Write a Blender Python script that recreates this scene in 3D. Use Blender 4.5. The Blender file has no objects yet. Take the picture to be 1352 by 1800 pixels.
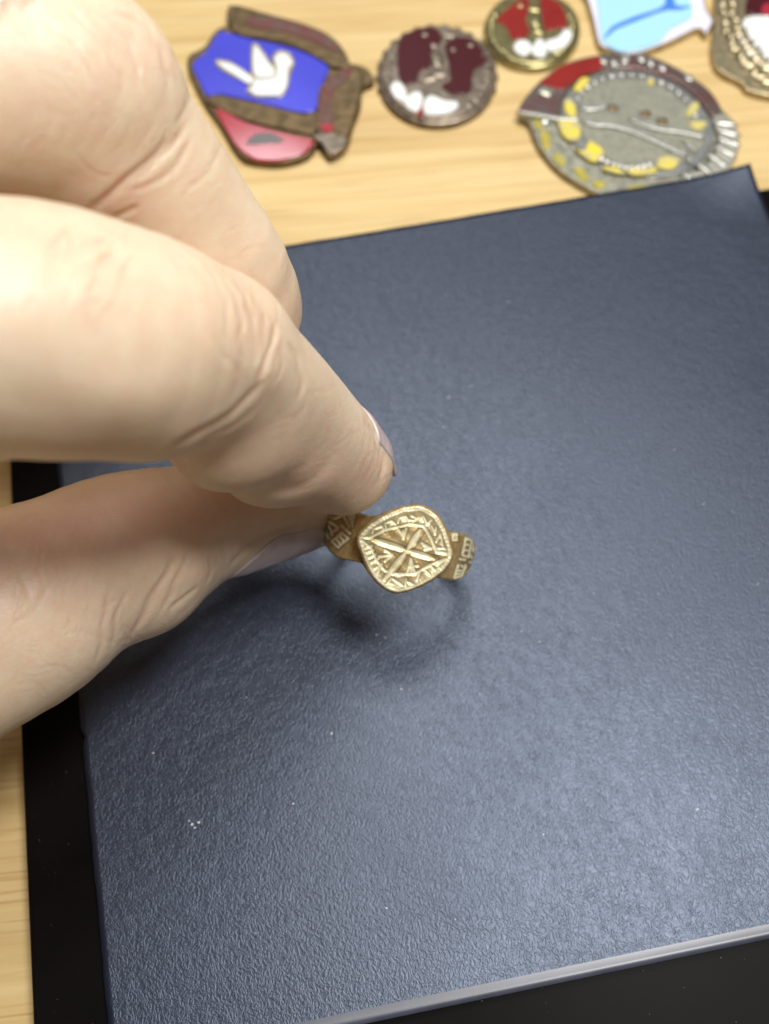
import bpy, bmesh, math, random
import numpy as np
from mathutils import Vector
from mathutils.bvhtree import BVHTree
from mathutils.geometry import tessellate_polygon

# ------------------------------------------------------------------ camera, world, lamps
S = 0.001                                   # everything below is written in millimetres
THETA = math.radians(64.0)                  # camera looks down by this much
FPX = 1800.0                                # focal length in photo pixels (photo is 1352 x 1800)
CAM_H = 155.5                               # camera height above the table (mm)
CAM = np.array([0.0, 0.0, CAM_H])
FWD = np.array([0.0, math.cos(THETA), -math.sin(THETA)])
UPV = np.array([0.0, math.sin(THETA), math.cos(THETA)])
RGT = np.array([1.0, 0.0, 0.0])

scene = bpy.context.scene
col = scene.collection
cd = bpy.data.cameras.new("camera")
cam = bpy.data.objects.new("camera", cd)
col.objects.link(cam)
cam.location = (0, 0, CAM_H * S)
cam.rotation_euler = (math.pi / 2 - THETA, 0, 0)
cd.sensor_fit = 'VERTICAL'
cd.sensor_height = 36.0
cd.lens = 36.0 * FPX / 1800.0
cd.clip_start = 0.005
cd.clip_end = 20
cd.dof.use_dof = True
cd.dof.focus_distance = 0.126
cd.dof.aperture_fstop = 18.0
scene.camera = cam

world = bpy.data.worlds.new("World")
scene.world = world
world.use_nodes = True
bg = world.node_tree.nodes["Background"]
bg.inputs[0].default_value = (0.95, 0.96, 1.0, 1)
bg.inputs[1].default_value = 0.10

def area_lamp(name, loc, target, size, power, color):
    ld = bpy.data.lights.new(name, 'AREA')
    ld.shape = 'DISK'
    ld.size = size
    ld.energy = power
    ld.color = color
    o = bpy.data.objects.new(name, ld)
    col.objects.link(o)
    o.location = loc
    o.rotation_euler = (Vector(target) - Vector(loc)).to_track_quat('-Z', 'Y').to_euler()
    return o

area_lamp("ceiling_lamp", (0.04, 0.42, 0.85), (0.02, 0.05, 0), 0.34, 4.3, (1.0, 0.985, 0.96))
area_lamp("ceiling_lamp_near", (0.25, 0.06, 0.85), (0.02, 0.03, 0), 0.24, 6.8, (1.0, 0.99, 0.975))
area_lamp("ceiling_lamp_far", (-0.14, 0.85, 0.80), (0.0, 0.15, 0), 0.18, 0.7, (0.97, 0.98, 1.0))

scene.view_settings.view_transform = 'Standard'
scene.view_settings.look = 'None'
scene.view_settings.exposure = 0.0
scene.view_settings.gamma = 1.0
scene.render.engine = 'CYCLES'
scene.cycles.max_bounces = 8

# ------------------------------------------------------------------ helpers
rng = np.random.default_rng(7)
random.seed(7)

def ray(px, py):
    return FWD + (px - 676.0) / FPX * RGT - (py - 900.0) / FPX * UPV

def at(px, py, depth):
    return CAM + depth * ray(px, py)

def on_z(px, py, z):
    r = ray(px, py)
    return CAM + r * ((z - CAM_H) / r[2])

def project(P):
    d = P - CAM
    dep = d @ FWD
    return 676 + FPX * (d @ RGT) / dep, 900 - FPX * (d @ UPV) / dep, dep

def obj(name, me, mat=None, parent=None, smooth=True):
    o = bpy.data.objects.new(name, me)
    col.objects.link(o)
    if mat is not None:
        me.materials.append(mat)
    if parent is not None:
        o.parent = parent
    if smooth:
        me.polygons.foreach_set('use_smooth', [True] * len(me.polygons))
    return o

def empty(name, label, cat, loc=(0, 0, 0), group=None):
    o = bpy.data.objects.new(name, None)
    col.objects.link(o)
    o.empty_display_size = 0.005
    tag(o, label, cat, group)
    return o

def tag(o, label, cat=None, group=None, kind=None):
    o['label'] = label
    if cat: o['category'] = cat
    if group: o['group'] = group
    if kind: o['kind'] = kind
    return o

def mesh_from(name, V, F):
    me = bpy.data.meshes.new(name)
    V = np.asarray(V, dtype=float) * S
    if isinstance(F, np.ndarray):
        n, k = F.shape
        me.vertices.add(len(V))
        me.vertices.foreach_set('co', V.astype(np.float32).ravel())
        me.loops.add(n * k)
        me.loops.foreach_set('vertex_index', F.astype(np.int32).ravel())
        me.polygons.add(n)
        me.polygons.foreach_set('loop_start', (np.arange(n) * k).astype(np.int32))
        me.update(calc_edges=True)
        me.validate()
    else:
        me.from_pydata([tuple(v) for v in V], [], F)
    return me

def set_attr(me, name, vals):
    a = me.attributes.new(name, 'FLOAT', 'POINT')
    a.data.foreach_set('value', np.asarray(vals, dtype=np.float32))

def catmull(pts, sub, closed=True):
    P = np.asarray(pts, float)
    n = len(P)
    out = []
    rngi = range(n) if closed else range(n - 1)
    for i in rngi:
        if closed:
            p0, p1, p2, p3 = P[(i - 1) % n], P[i], P[(i + 1) % n], P[(i + 2) % n]
        else:
            p0, p1, p2, p3 = P[max(i - 1, 0)], P[i], P[i + 1], P[min(i + 2, n - 1)]
        for k in range(sub):
            t = k / sub
            out.append(0.5 * ((2 * p1) + (-p0 + p2) * t + (2 * p0 - 5 * p1 + 4 * p2 - p3) * t * t + (-p0 + 3 * p1 - 3 * p2 + p3) * t ** 3))
    if not closed:
        out.append(P[-1])
    return np.array(out)

def seg_dist(X, Y, pts, widths=None):
    """distance in 2D to a polyline (and the parameter 0..1 along it)"""
    pts = np.asarray(pts, float)
    best = np.full(X.shape, 1e9)
    bt = np.zeros(X.shape)
    n = len(pts) - 1
    for i in range(n):
        a, b = pts[i], pts[i + 1]
        ab = b - a
        L = max(ab @ ab, 1e-9)
        t = np.clip(((X - a[0]) * ab[0] + (Y - a[1]) * ab[1]) / L, 0, 1)
        d = np.hypot(X - a[0] - t * ab[0], Y - a[1] - t * ab[1])
        m = d < best
        best[m] = d[m]
        bt[m] = ((i + t) / n)[m]
    return best, bt

# ------------------------------------------------------------------ materials
def new_mat(name):
    m = bpy.data.materials.new(name)
    m.use_nodes = True
    nt = m.node_tree
    return m, nt, nt.nodes["Principled BSDF"]

def node(nt, typ, **kw):
    n = nt.nodes.new(typ)
    for k, v in kw.items():
        if k.startswith('i_'):
            key = k[2:]
            key = int(key) if key.isdigit() else key.replace('_', ' ')
            n.inputs[key].default_value = v
        else:
            setattr(n, k, v)
    return n

def link(nt, a, b):
    nt.links.new(a, b)

def ramp(nt, fac, stops):
    r = nt.nodes.new('ShaderNodeValToRGB')
    el = r.color_ramp.elements
    while len(el) < len(stops):
        el.new(0.5)
    for e, (p, c) in zip(el, stops):
        e.position = p
        e.color = (*c, 1) if len(c) == 3 else c
    link(nt, fac, r.inputs[0])
    return r

def mixc(nt, fac, a, b, typ='MIX'):
    m = nt.nodes.new('ShaderNodeMix')
    m.data_type = 'RGBA'
    m.blend_type = typ
    for s, v in ((0, fac), (6, a), (7, b)):
        if isinstance(v, (int, float)):
            m.inputs[s].default_value = v
        elif isinstance(v, tuple):
            m.inputs[s].default_value = (*v, 1)
        else:
            link(nt, v, m.inputs[s])
    return m.outputs[2]

def math_n(nt, op, a, b=None, clamp=False):
    m = nt.nodes.new('ShaderNodeMath')
    m.operation = op
    m.use_clamp = clamp
    for i, v in enumerate((a, b)):
        if v is None: continue
        if isinstance(v, (int, float)):
            m.inputs[i].default_value = v
        else:
            link(nt, v, m.inputs[i])
    return m.outputs[0]

def coords(nt, scale=(1, 1, 1), rot=(0, 0, 0)):
    tc = nt.nodes.new('ShaderNodeTexCoord')
    mp = nt.nodes.new('ShaderNodeMapping')
    mp.inputs['Scale'].default_value = scale
    mp.inputs['Rotation'].default_value = rot
    link(nt, tc.outputs['Object'], mp.inputs[0])
    return mp.outputs[0]

def noise(nt, vec, scale, detail=4, rough=0.55, dist=0.0):
    n = node(nt, 'ShaderNodeTexNoise')
    n.inputs['Scale'].default_value = scale
    n.inputs['Detail'].default_value = detail
    n.inputs['Roughness'].default_value = rough
    n.inputs['Distortion'].default_value = dist
    if vec is not None: link(nt, vec, n.inputs['Vector'])
    return n.outputs['Fac']

def bump(nt, h, strength, dist, normal=None):
    b = nt.nodes.new('ShaderNodeBump')
    b.inputs['Strength'].default_value = strength
    b.inputs['Distance'].default_value = dist
    link(nt, h, b.inputs['Height'])
    if normal is not None: link(nt, normal, b.inputs['Normal'])
    return b.outputs['Normal']

def mat_wood():
    m, nt, p = new_mat("light_wood")
    v = coords(nt, (1, 1, 1), (0, 0, math.radians(-6)))
    st = nt.nodes.new('ShaderNodeMapping'); st.inputs['Scale'].default_value = (9, 260, 60)
    link(nt, v, st.inputs[0])
    wob = noise(nt, v, 22, 3)
    g1 = noise(nt, st.outputs[0], 1.0, 6, 0.62, 0.6)
    st2 = nt.nodes.new('ShaderNodeMapping'); st2.inputs['Scale'].default_value = (30, 1500, 60)
    link(nt, v, st2.inputs[0])
    g2 = noise(nt, st2.outputs[0], 1.0, 4, 0.6, 0.2)
    st3 = nt.nodes.new('ShaderNodeMapping'); st3.inputs['Scale'].default_value = (5, 55, 20)
    link(nt, v, st3.inputs[0])
    g3 = noise(nt, st3.outputs[0], 1.0, 4, 0.5, 1.6)
    c1 = ramp(nt, g1, [(0.28, (0.57, 0.39, 0.15)), (0.45, (0.66, 0.475, 0.205)), (0.62, (0.71, 0.53, 0.25)), (0.8, (0.63, 0.435, 0.175))])
    c2 = ramp(nt, g2, [(0.32, (0.55, 0.36, 0.17)), (0.46, (1, 1, 1))])
    c3 = ramp(nt, g3, [(0.3, (0.80, 0.72, 0.60)), (0.55, (1, 1, 1)), (0.75, (1.0, 0.95, 0.84))])
    a = mixc(nt, 0.5, c1.outputs[0], c2.outputs[0], 'MULTIPLY')
    b = mixc(nt, 0.8, a, c3.outputs[0], 'MULTIPLY')
    link(nt, b, p.inputs['Base Color'])
    p.inputs['Roughness'].default_value = 0.5
    hsum = math_n(nt, 'ADD', math_n(nt, 'MULTIPLY', g2, 0.7), math_n(nt, 'MULTIPLY', g1, 0.5))
    link(nt, bump(nt, hsum, 0.35, 0.0006), p.inputs['Normal'])
    return m

def mat_leather(name, grain=True):
    m, nt, p = new_mat(name)
    v = coords(nt)
    # vermicular embossed grain, about one millimetre apart
    warp = node(nt, 'ShaderNodeTexNoise'); warp.inputs['Scale'].default_value = 500; warp.inputs['Detail'].default_value = 1
    link(nt, v, warp.inputs['Vector'])
    vm = nt.nodes.new('ShaderNodeVectorMath'); vm.operation = 'MULTIPLY_ADD'
    link(nt, warp.outputs['Color'], vm.inputs[0]); vm.inputs[1].default_value = (0.0012,) * 3
    link(nt, v, vm.inputs[2])
    an = nt.nodes.new('ShaderNodeMapping'); an.inputs['Scale'].default_value = (1.25, 0.75, 1); an.inputs['Rotation'].default_value = (0, 0, math.radians(20))
    link(nt, vm.outputs[0], an.inputs[0])
    n1 = noise(nt, an.outputs[0], 1600, 2, 0.5)
    ridge = ramp(nt, n1, [(0.36, (0, 0, 0)), (0.5, (1, 1, 1)), (0.64, (0.1, 0.1, 0.1))])
    n2 = noise(nt, v, 2600, 3, 0.6)
    n3 = noise(nt, v, 26, 4, 0.6)
    h = math_n(nt, 'ADD', math_n(nt, 'MULTIPLY', ridge.outputs[0], 1.0), math_n(nt, 'MULTIPLY', n2, 0.35))
    cr = ramp(nt, n3, [(0.3, (0.006, 0.0072, 0.016)), (0.7, (0.012, 0.014, 0.027))])
    link(nt, cr.outputs[0], p.inputs['Base Color'])
    n4 = noise(nt, v, 70, 5, 0.65, 0.8)
    n5 = noise(nt, v, 9000, 1, 0.5)
    rr = ramp(nt, math_n(nt, 'MULTIPLY', math_n(nt, 'ADD', n3, n4), 0.5), [(0.34, (0.375, 0.375, 0.375)), (0.5, (0.40, 0.40, 0.40)), (0.66, (0.43, 0.43, 0.43))])
    link(nt, rr.outputs[0], p.inputs['Roughness'])
    h = math_n(nt, 'ADD', math_n(nt, 'MULTIPLY', h, math_n(nt, 'ADD', math_n(nt, 'MULTIPLY', n4, 0.7), 0.65)), math_n(nt, 'MULTIPLY', n5, 0.12))
    p.inputs['Specular IOR Level'].default_value = 0.85
    p.inputs['Specular Tint'].default_value = (0.69, 0.80, 1.0, 1)
    if grain:
        link(nt, bump(nt, h, 0.27, 0.00009), p.inputs['Normal'])
    return m

def mat_plain(name, color, rough=0.5, metal=0.0, spec=0.5, var=0.0, scale=300, bumpd=0.0, coat=0.0, dark=None):
    m, nt, p = new_mat(name)
    p.inputs['Roughness'].default_value = rough
    p.inputs['Metallic'].default_value = metal
    p.inputs['Specular IOR Level'].default_value = spec
    p.inputs['Coat Weight'].default_value = coat
    p.inputs['Coat Roughness'].default_value = 0.12
    if var > 0:
        v = coords(nt)
        n = noise(nt, v, scale, 5, 0.6)
        dk = dark if dark else tuple(c * (1 - var) for c in color)
        r = ramp(nt, n, [(0.32, dk), (0.62, color)])
        link(nt, r.outputs[0], p.inputs['Base Color'])
        if bumpd:
            link(nt, bump(nt, n, 0.6, bumpd), p.inputs['Normal'])
    else:
        p.inputs['Base Color'].default_value = (*color, 1)
    return m

def mat_skin():
    m, nt, p = new_mat("skin")
    v = coords(nt)
    at_r = node(nt, 'ShaderNodeAttribute', attribute_name='red')
    at_c = node(nt, 'ShaderNodeAttribute', attribute_name='crease')
    n1 = noise(nt, v, 90, 4, 0.6)
    n2 = noise(nt, v, 420, 3, 0.6)
    base = ramp(nt, n1, [(0.25, (0.74, 0.565, 0.395)), (0.5, (0.80, 0.645, 0.465)), (0.78, (0.83, 0.69, 0.52))])
    blot = mixc(nt, math_n(nt, 'MULTIPLY', math_n(nt, 'SUBTRACT', n2, 0.40, True), 1.6), base.outputs[0], (0.77, 0.54, 0.39))
    redc = mixc(nt, at_r.outputs['Fac'], blot, (0.70, 0.40, 0.31))
    crc = mixc(nt, math_n(nt, 'MULTIPLY', at_c.outputs['Fac'], 0.40), redc, (0.60, 0.31, 0.20))
    link(nt, crc, p.inputs['Base Color'])
    p.inputs['Subsurface Weight'].default_value = 0.65
    p.inputs['Subsurface Radius'].default_value = (1.0, 0.36, 0.18)
    p.inputs['Subsurface Scale'].default_value = 0.0022
    p.inputs['Roughness'].default_value = 0.43
    p.inputs['Specular IOR Level'].default_value = 0.45
    # skin relief: fine cells, crossing lines, pores
    vo = node(nt, 'ShaderNodeTexVoronoi', feature='DISTANCE_TO_EDGE')
    vo.inputs['Scale'].default_value = 1150
    an = nt.nodes.new('ShaderNodeMapping'); an.inputs['Scale'].default_value = (0.7, 1.3, 1.0); an.inputs['Rotation'].default_value = (0, 0, math.radians(35))
    link(nt, v, an.inputs[0]); link(nt, an.outputs[0], vo.inputs['Vector'])
    cell = ramp(nt, vo.outputs['Distance'], [(0.0, (0, 0, 0)), (0.16, (1, 1, 1))])
    n3 = noise(nt, v, 2400, 2, 0.5)
    wv = node(nt, 'ShaderNodeTexWave', wave_type='BANDS', bands_direction='DIAGONAL')
    wv.inputs['Scale'].default_value = 260; wv.inputs['Distortion'].default_value = 9; wv.inputs['Detail'].default_value = 2; wv.inputs['Detail Scale'].default_value = 1.4
    link(nt, v, wv.inputs['Vector'])
    h = math_n(nt, 'ADD', math_n(nt, 'MULTIPLY', cell.outputs[0], 0.5), math_n(nt, 'ADD', math_n(nt, 'MULTIPLY', n3, 0.6), math_n(nt, 'MULTIPLY', wv.outputs['Fac'], 0.08)))
    link(nt, bump(nt, h, 0.22, 0.00012), p.inputs['Normal'])
    return m

def mat_ring():
    m, nt, p = new_mat("old_bronze")
    v = coords(nt)
    g = node(nt, 'ShaderNodeAttribute', attribute_name='groove')
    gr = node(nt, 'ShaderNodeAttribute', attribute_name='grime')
    n1 = noise(nt, v, 900, 5, 0.65)
    n2 = noise(nt, v, 3200, 3, 0.6)
    metalc = ramp(nt, n1, [(0.28, (0.38, 0.25, 0.10)), (0.5, (0.56, 0.40, 0.18)), (0.72, (0.68, 0.52, 0.27))])
    pale = ramp(nt, n1, [(0.3, (0.60, 0.53, 0.30)), (0.6, (0.80, 0.74, 0.50))])
    gf = math_n(nt, 'MULTIPLY', g.outputs['Fac'], ramp(nt, n2, [(0.25, (0.72,) * 3), (0.45, (1,) * 3)]).outputs[0])
    c = mixc(nt, gf, metalc.outputs[0], pale.outputs[0])
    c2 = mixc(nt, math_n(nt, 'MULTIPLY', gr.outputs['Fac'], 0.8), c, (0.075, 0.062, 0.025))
    link(nt, c2, p.inputs['Base Color'])
    mm = math_n(nt, 'SUBTRACT', 0.6, math_n(nt, 'MULTIPLY', g.outputs['Fac'], 0.5))
    link(nt, mm, p.inputs['Metallic'])
    rr = math_n(nt, 'ADD', 0.24, math_n(nt, 'MULTIPLY', n2, 0.22))
    link(nt, rr, p.inputs['Roughness'])
    link(nt, bump(nt, math_n(nt, 'ADD', n1, n2), 0.35, 0.00012), p.inputs['Normal'])
    return m

def mat_nail():
    m, nt, p = new_mat("fingernail")
    v = coords(nt)
    e = node(nt, 'ShaderNodeAttribute', attribute_name='edge')
    n = noise(nt, v, 500, 3)
    c = ramp(nt, n, [(0.3, (0.56, 0.44, 0.43)), (0.7, (0.68, 0.55, 0.53))])
    c2 = mixc(nt, e.outputs['Fac'], c.outputs[0], (0.58, 0.58, 0.46))
    link(nt, c2, p.inputs['Base Color'])
    p.inputs['Roughness'].default_value = 0.24
    p.inputs['Subsurface Weight'].default_value = 0.3
    p.inputs['Subsurface Radius'].default_value = (1, 0.5, 0.4)
    p.inputs['Subsurface Scale'].default_value = 0.001
    return m

M = {}
M['wood'] = mat_wood()
M['leather'] = mat_leather("black_leatherette")
M['leather_edge'] = mat_plain("leatherette_edge", (0.06, 0.064, 0.09), 0.36, var=0.3, scale=200, spec=0.7)
M['board'] = mat_plain("black_gloss_board", (0.006, 0.005, 0.0048), 0.42, spec=0.04, var=0.3, scale=60)
M['skin'] = mat_skin()
M['nail'] = mat_nail()
M['ring'] = mat_ring()
M['hair'] = mat_plain("dark_hair", (0.10, 0.075, 0.05), 0.5)
M['lint'] = mat_plain("pale_lint", (0.75, 0.77, 0.8), 0.6)

# ------------------------------------------------------------------ table, board, mat
Z_BOARD, Z_MAT = 6.2, 7.5

def box_poly(name, quad, z0, z1, mat, bev=0.5, seg=3):
    bm = bmesh.new()
    vs = [bm.verts.new((q[0] * S, q[1] * S, z0 * S)) for q in quad]
    f = bm.faces.new(vs)
    if f.normal.z > 0: pass
    r = bmesh.ops.extrude_face_region(bm, geom=[f])
    for e in r['geom']:
        if isinstance(e, bmesh.types.BMVert): e.co.z = z1 * S
    bmesh.ops.recalc_face_normals(bm, faces=bm.faces)
    if bev:
        ed = [e for e in bm.edges if max(v.co.z for v in e.verts) > (z0 + z1) / 2 * S]
        bmesh.ops.bevel(bm, geom=ed, offset=bev * S, segments=seg, affect='EDGES', profile=0.5)
    me = bpy.data.meshes.new(name)
    bm.to_mesh(me); bm.free()
    return me

tt = obj('table_top', box_poly('table_top', [(-420, -260), (420, -260), (420, 520), (-420, 520)], -24, 0, None, 2.0), M['wood'], smooth=False)
tag(tt, 'pale wooden table top with fine horizontal grain', kind='structure')

# black board: left edge through two seen points, far edge square to it
A = on_z(16, 815, Z_BOARD)[:2]; B = on_z(57, 1800, Z_BOARD)[:2]
C = on_z(1341, 331, Z_BOARD)[:2]
ldir = (A - B) / np.linalg.norm(A - B)
rdir = np.array([ldir[1], -ldir[0]])
top_t = (C - B) @ ldir
TLb = B + ldir * top_t
quad = [TLb - ldir * 215, TLb - ldir * 215 + rdir * 172, TLb + rdir * 172, TLb]
bo = obj('black_board', box_poly('black_board', quad, 0.0, Z_BOARD, None, 0.7), M['board'])
for pl in bo.data.polygons: pl.use_smooth = len(pl.vertices) < 30
tag(bo, 'glossy black flat board lying on the wooden table under the leatherette mat', 'board')

def build_mat():
    TL = on_z(72, 502, Z_MAT); TR = on_z(1314, 298, Z_MAT)
    BR = on_z(1912, 1532, Z_MAT); BL = on_z(199, 1893, Z_MAT)
    N, K = 150, 150
    V = []
    f0 = lambda s: 0.25 * math.sin(s * 23) + 0.2 * math.sin(s * 57 + 1) + 0.12 * math.sin(s * 131)
    for j in range(K + 1):
        for i in range(N + 1):
            u, t = i / N, j / K                 # u left->right, t far->near
            # extra density near the near edge
            p = (TL * (1 - u) + TR * u) * (1 - t) + (BL * (1 - u) + BR * u) * t
            z = 0.06 * math.sin(9 * u + 3 * t) + 0.05 * math.sin(14 * t - 4 * u)
            # curled far right corner and slightly raised far edge
            du, dt = (1 - u) * 124, t * 150
            rc = math.hypot(du, dt)
            z += 1.6 * max(0, 1 - rc / 15) ** 2
            # raised lip along the near edge
            lip = max(0.0, 1 - (1 - t) * 150 / 1.7)
            z += 0.26 * lip ** 1.4
            x = p[0] + (0.16 * f0(t * 2) * max(0, 1 - u * 40))
            y = p[1] + (0.12 * f0(u * 2 + 4) * max(0, 1 - t * 40))
            # little nick in the left edge
            if u == 0:
                x += 0.55 * math.exp(-((t - 0.655) * 150 / 0.8) ** 2)
            V.append((x, y, p[2] + z))
    V = np.array(V)
    # finer rows at the near lip: remap t so that rows crowd there
    n = (N + 1) * (K + 1)
    Vb = V.copy(); Vb[:, 2] -= 1.15
    F = []
    idx = lambda i, j: j * (N + 1) + i
    for j in range(K):
        for i in range(N):
            F.append((idx(i, j), idx(i, j + 1), idx(i + 1, j + 1), idx(i + 1, j)))
            F.append((n + idx(i, j), n + idx(i + 1, j), n + idx(i + 1, j + 1), n + idx(i, j + 1)))
    top_count = len(F)
    side = []
    for i in range(N):
        side.append((idx(i, 0), idx(i + 1, 0), n + idx(i + 1, 0), n + idx(i, 0)))
        side.append((idx(i + 1, K), idx(i, K), n + idx(i, K), n + idx(i + 1, K)))
    for j in range(K):
        side.append((idx(0, j + 1), idx(0, j), n + idx(0, j), n + idx(0, j + 1)))
        side.append((idx(N, j), idx(N, j + 1), n + idx(N, j + 1), n + idx(N, j)))
    me = mesh_from('leatherette_mat', np.vstack([V, Vb]), F + side)
    o = obj('leatherette_mat', me, M['leather'])
    me.materials.append(M['leather_edge'])
    for k, pl in enumerate(me.polygons):
        if k >= top_count:
            pl.material_index = 1
            pl.use_smooth = False
        elif k % 2 == 0 and k >= (K - 2) * N * 2:
            pl.material_index = 1
    tag(o, 'dark navy grained leatherette mat with a curled corner beneath the ring', 'mat')
    return o
build_mat()

# ------------------------------------------------------------------ surface nets
def surface_nets(f, origin, h):
    s = f < 0
    c = np.zeros(tuple(np.array(f.shape) - 1), np.int8)
    for dx in (0, 1):
        for dy in (0, 1):
            for dz in (0, 1):
                c += s[dx:f.shape[0] - 1 + dx, dy:f.shape[1] - 1 + dy, dz:f.shape[2] - 1 + dz]
    act = (c > 0) & (c < 8)
    ijk = np.argwhere(act)
    ids = np.full(act.shape, -1, np.int64)
    ids[act] = np.arange(len(ijk))
    acc = np.zeros((len(ijk), 3)); cnt = np.zeros(len(ijk))
    corners = [(0,0,0),(1,0,0),(0,1,0),(1,1,0),(0,0,1),(1,0,1),(0,1,1),(1,1,1)]
    edges = [(0,1),(2,3),(4,5),(6,7),(0,2),(1,3),(4,6),(5,7),(0,4),(1,5),(2,6),(3,7)]
    val = [f[ijk[:,0]+a, ijk[:,1]+b, ijk[:,2]+d] for a, b, d in corners]
    for a, b in edges:
        m = (val[a] < 0) != (val[b] < 0)
        t = np.where(m, val[a] / np.where(m, val[a] - val[b], 1), 0)
        ca, cb = np.array(corners[a], float), np.array(corners[b], float)
        acc[m] += ca + (cb - ca) * t[m][:, None]
        cnt[m] += 1
    V = origin + (ijk + acc / cnt[:, None]) * h
    Q = []
    for ax in range(3):
        sl0 = [slice(None)] * 3; sl1 = [slice(None)] * 3
        sl0[ax] = slice(0, -1); sl1[ax] = slice(1, None)
        a, b = s[tuple(sl0)], s[tuple(sl1)]
        e = np.argwhere(a != b)
        o1, o2 = (ax + 1) % 3, (ax + 2) % 3
        ok = (e[:, o1] > 0) & (e[:, o2] > 0) & (e[:, o1] < f.shape[o1] - 1) & (e[:, o2] < f.shape[o2] - 1)
        e = e[ok]
        inside = a[e[:, 0], e[:, 1], e[:, 2]]
        q = []
        for d1, d2 in ((-1, -1), (0, -1), (0, 0), (-1, 0)):
            k = e.copy(); k[:, o1] += d1; k[:, o2] += d2
            q.append(ids[k[:, 0], k[:, 1], k[:, 2]])
        q = np.stack(q, 1)
        q[~inside] = q[~inside][:, ::-1]
        Q.append(q)
    return V, np.vstack(Q)

def cc_subdivide(V, Q):
    """one linear subdivision with a smoothing pass (Catmull-Clark)"""
    n = len(V)
    E = np.sort(np.stack([Q, np.roll(Q, -1, 1)], 2).reshape(-1, 2), 1)
    Eu, inv = np.unique(E, axis=0, return_inverse=True)
    inv = inv.reshape(Q.shape)
    fc = V[Q].mean(1)
    ec = V[Eu].mean(1)
    ef = np.zeros_like(ec); ecn = np.zeros(len(Eu))
    for k in range(4):
        np.add.at(ef, inv[:, k], fc); np.add.at(ecn, inv[:, k], 1)
    ep = np.where((ecn == 2)[:, None], (ec + ef / np.maximum(ecn, 1)[:, None]) / 2, ec)
    fs = np.zeros_like(V); fn = np.zeros(n); es = np.zeros_like(V); en = np.zeros(n)
    for k in range(4):
        np.add.at(fs, Q[:, k], fc); np.add.at(fn, Q[:, k], 1)
    for k in range(2):
        np.add.at(es, Eu[:, k], ec); np.add.at(en, Eu[:, k], 1)
    fn = np.maximum(fn, 1)[:, None]; en = np.maximum(en, 1)[:, None]
    vp = (fs / fn + 2 * es / en + (en - 3) * V) / en
    NV = np.vstack([vp, ep, fc])
    m = len(Eu)
    fi = n + m + np.arange(len(Q))
    NQ = np.vstack([np.stack([Q[:, k], n + inv[:, k], fi, n + inv[:, k - 1]], 1) for k in range(4)])
    return NV, NQ

def vert_normals(V, Q):
    fnorm = np.cross(V[Q[:, 2]] - V[Q[:, 0]], V[Q[:, 3]] - V[Q[:, 1]])
    N = np.zeros_like(V)
    for k in range(4):
        np.add.at(N, Q[:, k], fnorm)
    return N / np.maximum(np.linalg.norm(N, axis=1), 1e-12)[:, None]

def grad(fn, P, e=0.15):
    g = np.zeros_like(P)
    for k in range(3):
        d = np.zeros(3); d[k] = e
        g[:, k] = fn(P + d) - fn(P - d)
    return g / np.maximum(np.linalg.norm(g, axis=1), 1e-9)[:, None]

def smin(a, b, k):
    h = np.clip(0.5 + 0.5 * (b - a) / k, 0, 1)
    return b * (1 - h) + a * h - k * h * (1 - h)

# ------------------------------------------------------------------ the ring
NB = None
BC = at(714, 966, 138.0)                               # bezel centre
to_cam = CAM - BC; to_cam /= np.linalg.norm(to_cam)
ang = math.radians(6)                                  # leans a little towards the viewer
n0 = np.array([0.0, to_cam[1], to_cam[2]]); n0 /= np.linalg.norm(n0)
NB = np.array([0.05, n0[1] * math.cos(ang) - n0[2] * math.sin(ang), n0[1] * math.sin(ang) + n0[2] * math.cos(ang)])
NB /= np.linalg.norm(NB)
pu = at(830, 984, 138.0) - at(598, 936, 138.0)
UB = pu - NB * (pu @ NB); UB /= np.linalg.norm(UB)
WB = np.cross(NB, UB)                                  # points to the far side (image up)

def zoom_px(z):                                        # notes were taken in an enlarged view
    return np.array([520 + z[0] * 0.2811, 840 + z[1] * 0.2811])

def to_bezel(z):
    px, py = zoom_px(z)
    r = ray(px, py)
    t = ((BC - CAM) @ NB) / (r @ NB)
    d = CAM + r * t - BC
    return np.array([d @ UB, d @ WB])

rim_z = [(392, 378), (450, 305), (560, 235), (680, 188), (790, 183), (870, 225), (928, 310), (966, 420), (975, 492), (935, 565),
         (850, 632), (740, 690), (640, 714), (560, 688), (490, 620), (445, 540), (412, 455)]
rim2 = catmull([to_bezel(z) for z in rim_z], 4)

def poly_sdf(X, Y, P):
    d = np.full(X.shape, 1e9); ins = np.zeros(X.shape, bool)
    n = len(P)
    for i in range(n):
        a, b = P[i], P[(i + 1) % n]
        ab = b - a
        t = np.clip(((X - a[0]) * ab[0] + (Y - a[1]) * ab[1]) / (ab @ ab), 0, 1)
        d = np.minimum(d, np.hypot(X - a[0] - t * ab[0], Y - a[1] - t * ab[1]))
        cr = (a[1] > Y) != (b[1] > Y)
        xi = (b[0] - a[0]) * (Y - a[1]) / (b[1] - a[1] + 1e-12) + a[0]
        ins ^= cr & (X < xi)
    return np.where(ins, -d, d)

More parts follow.
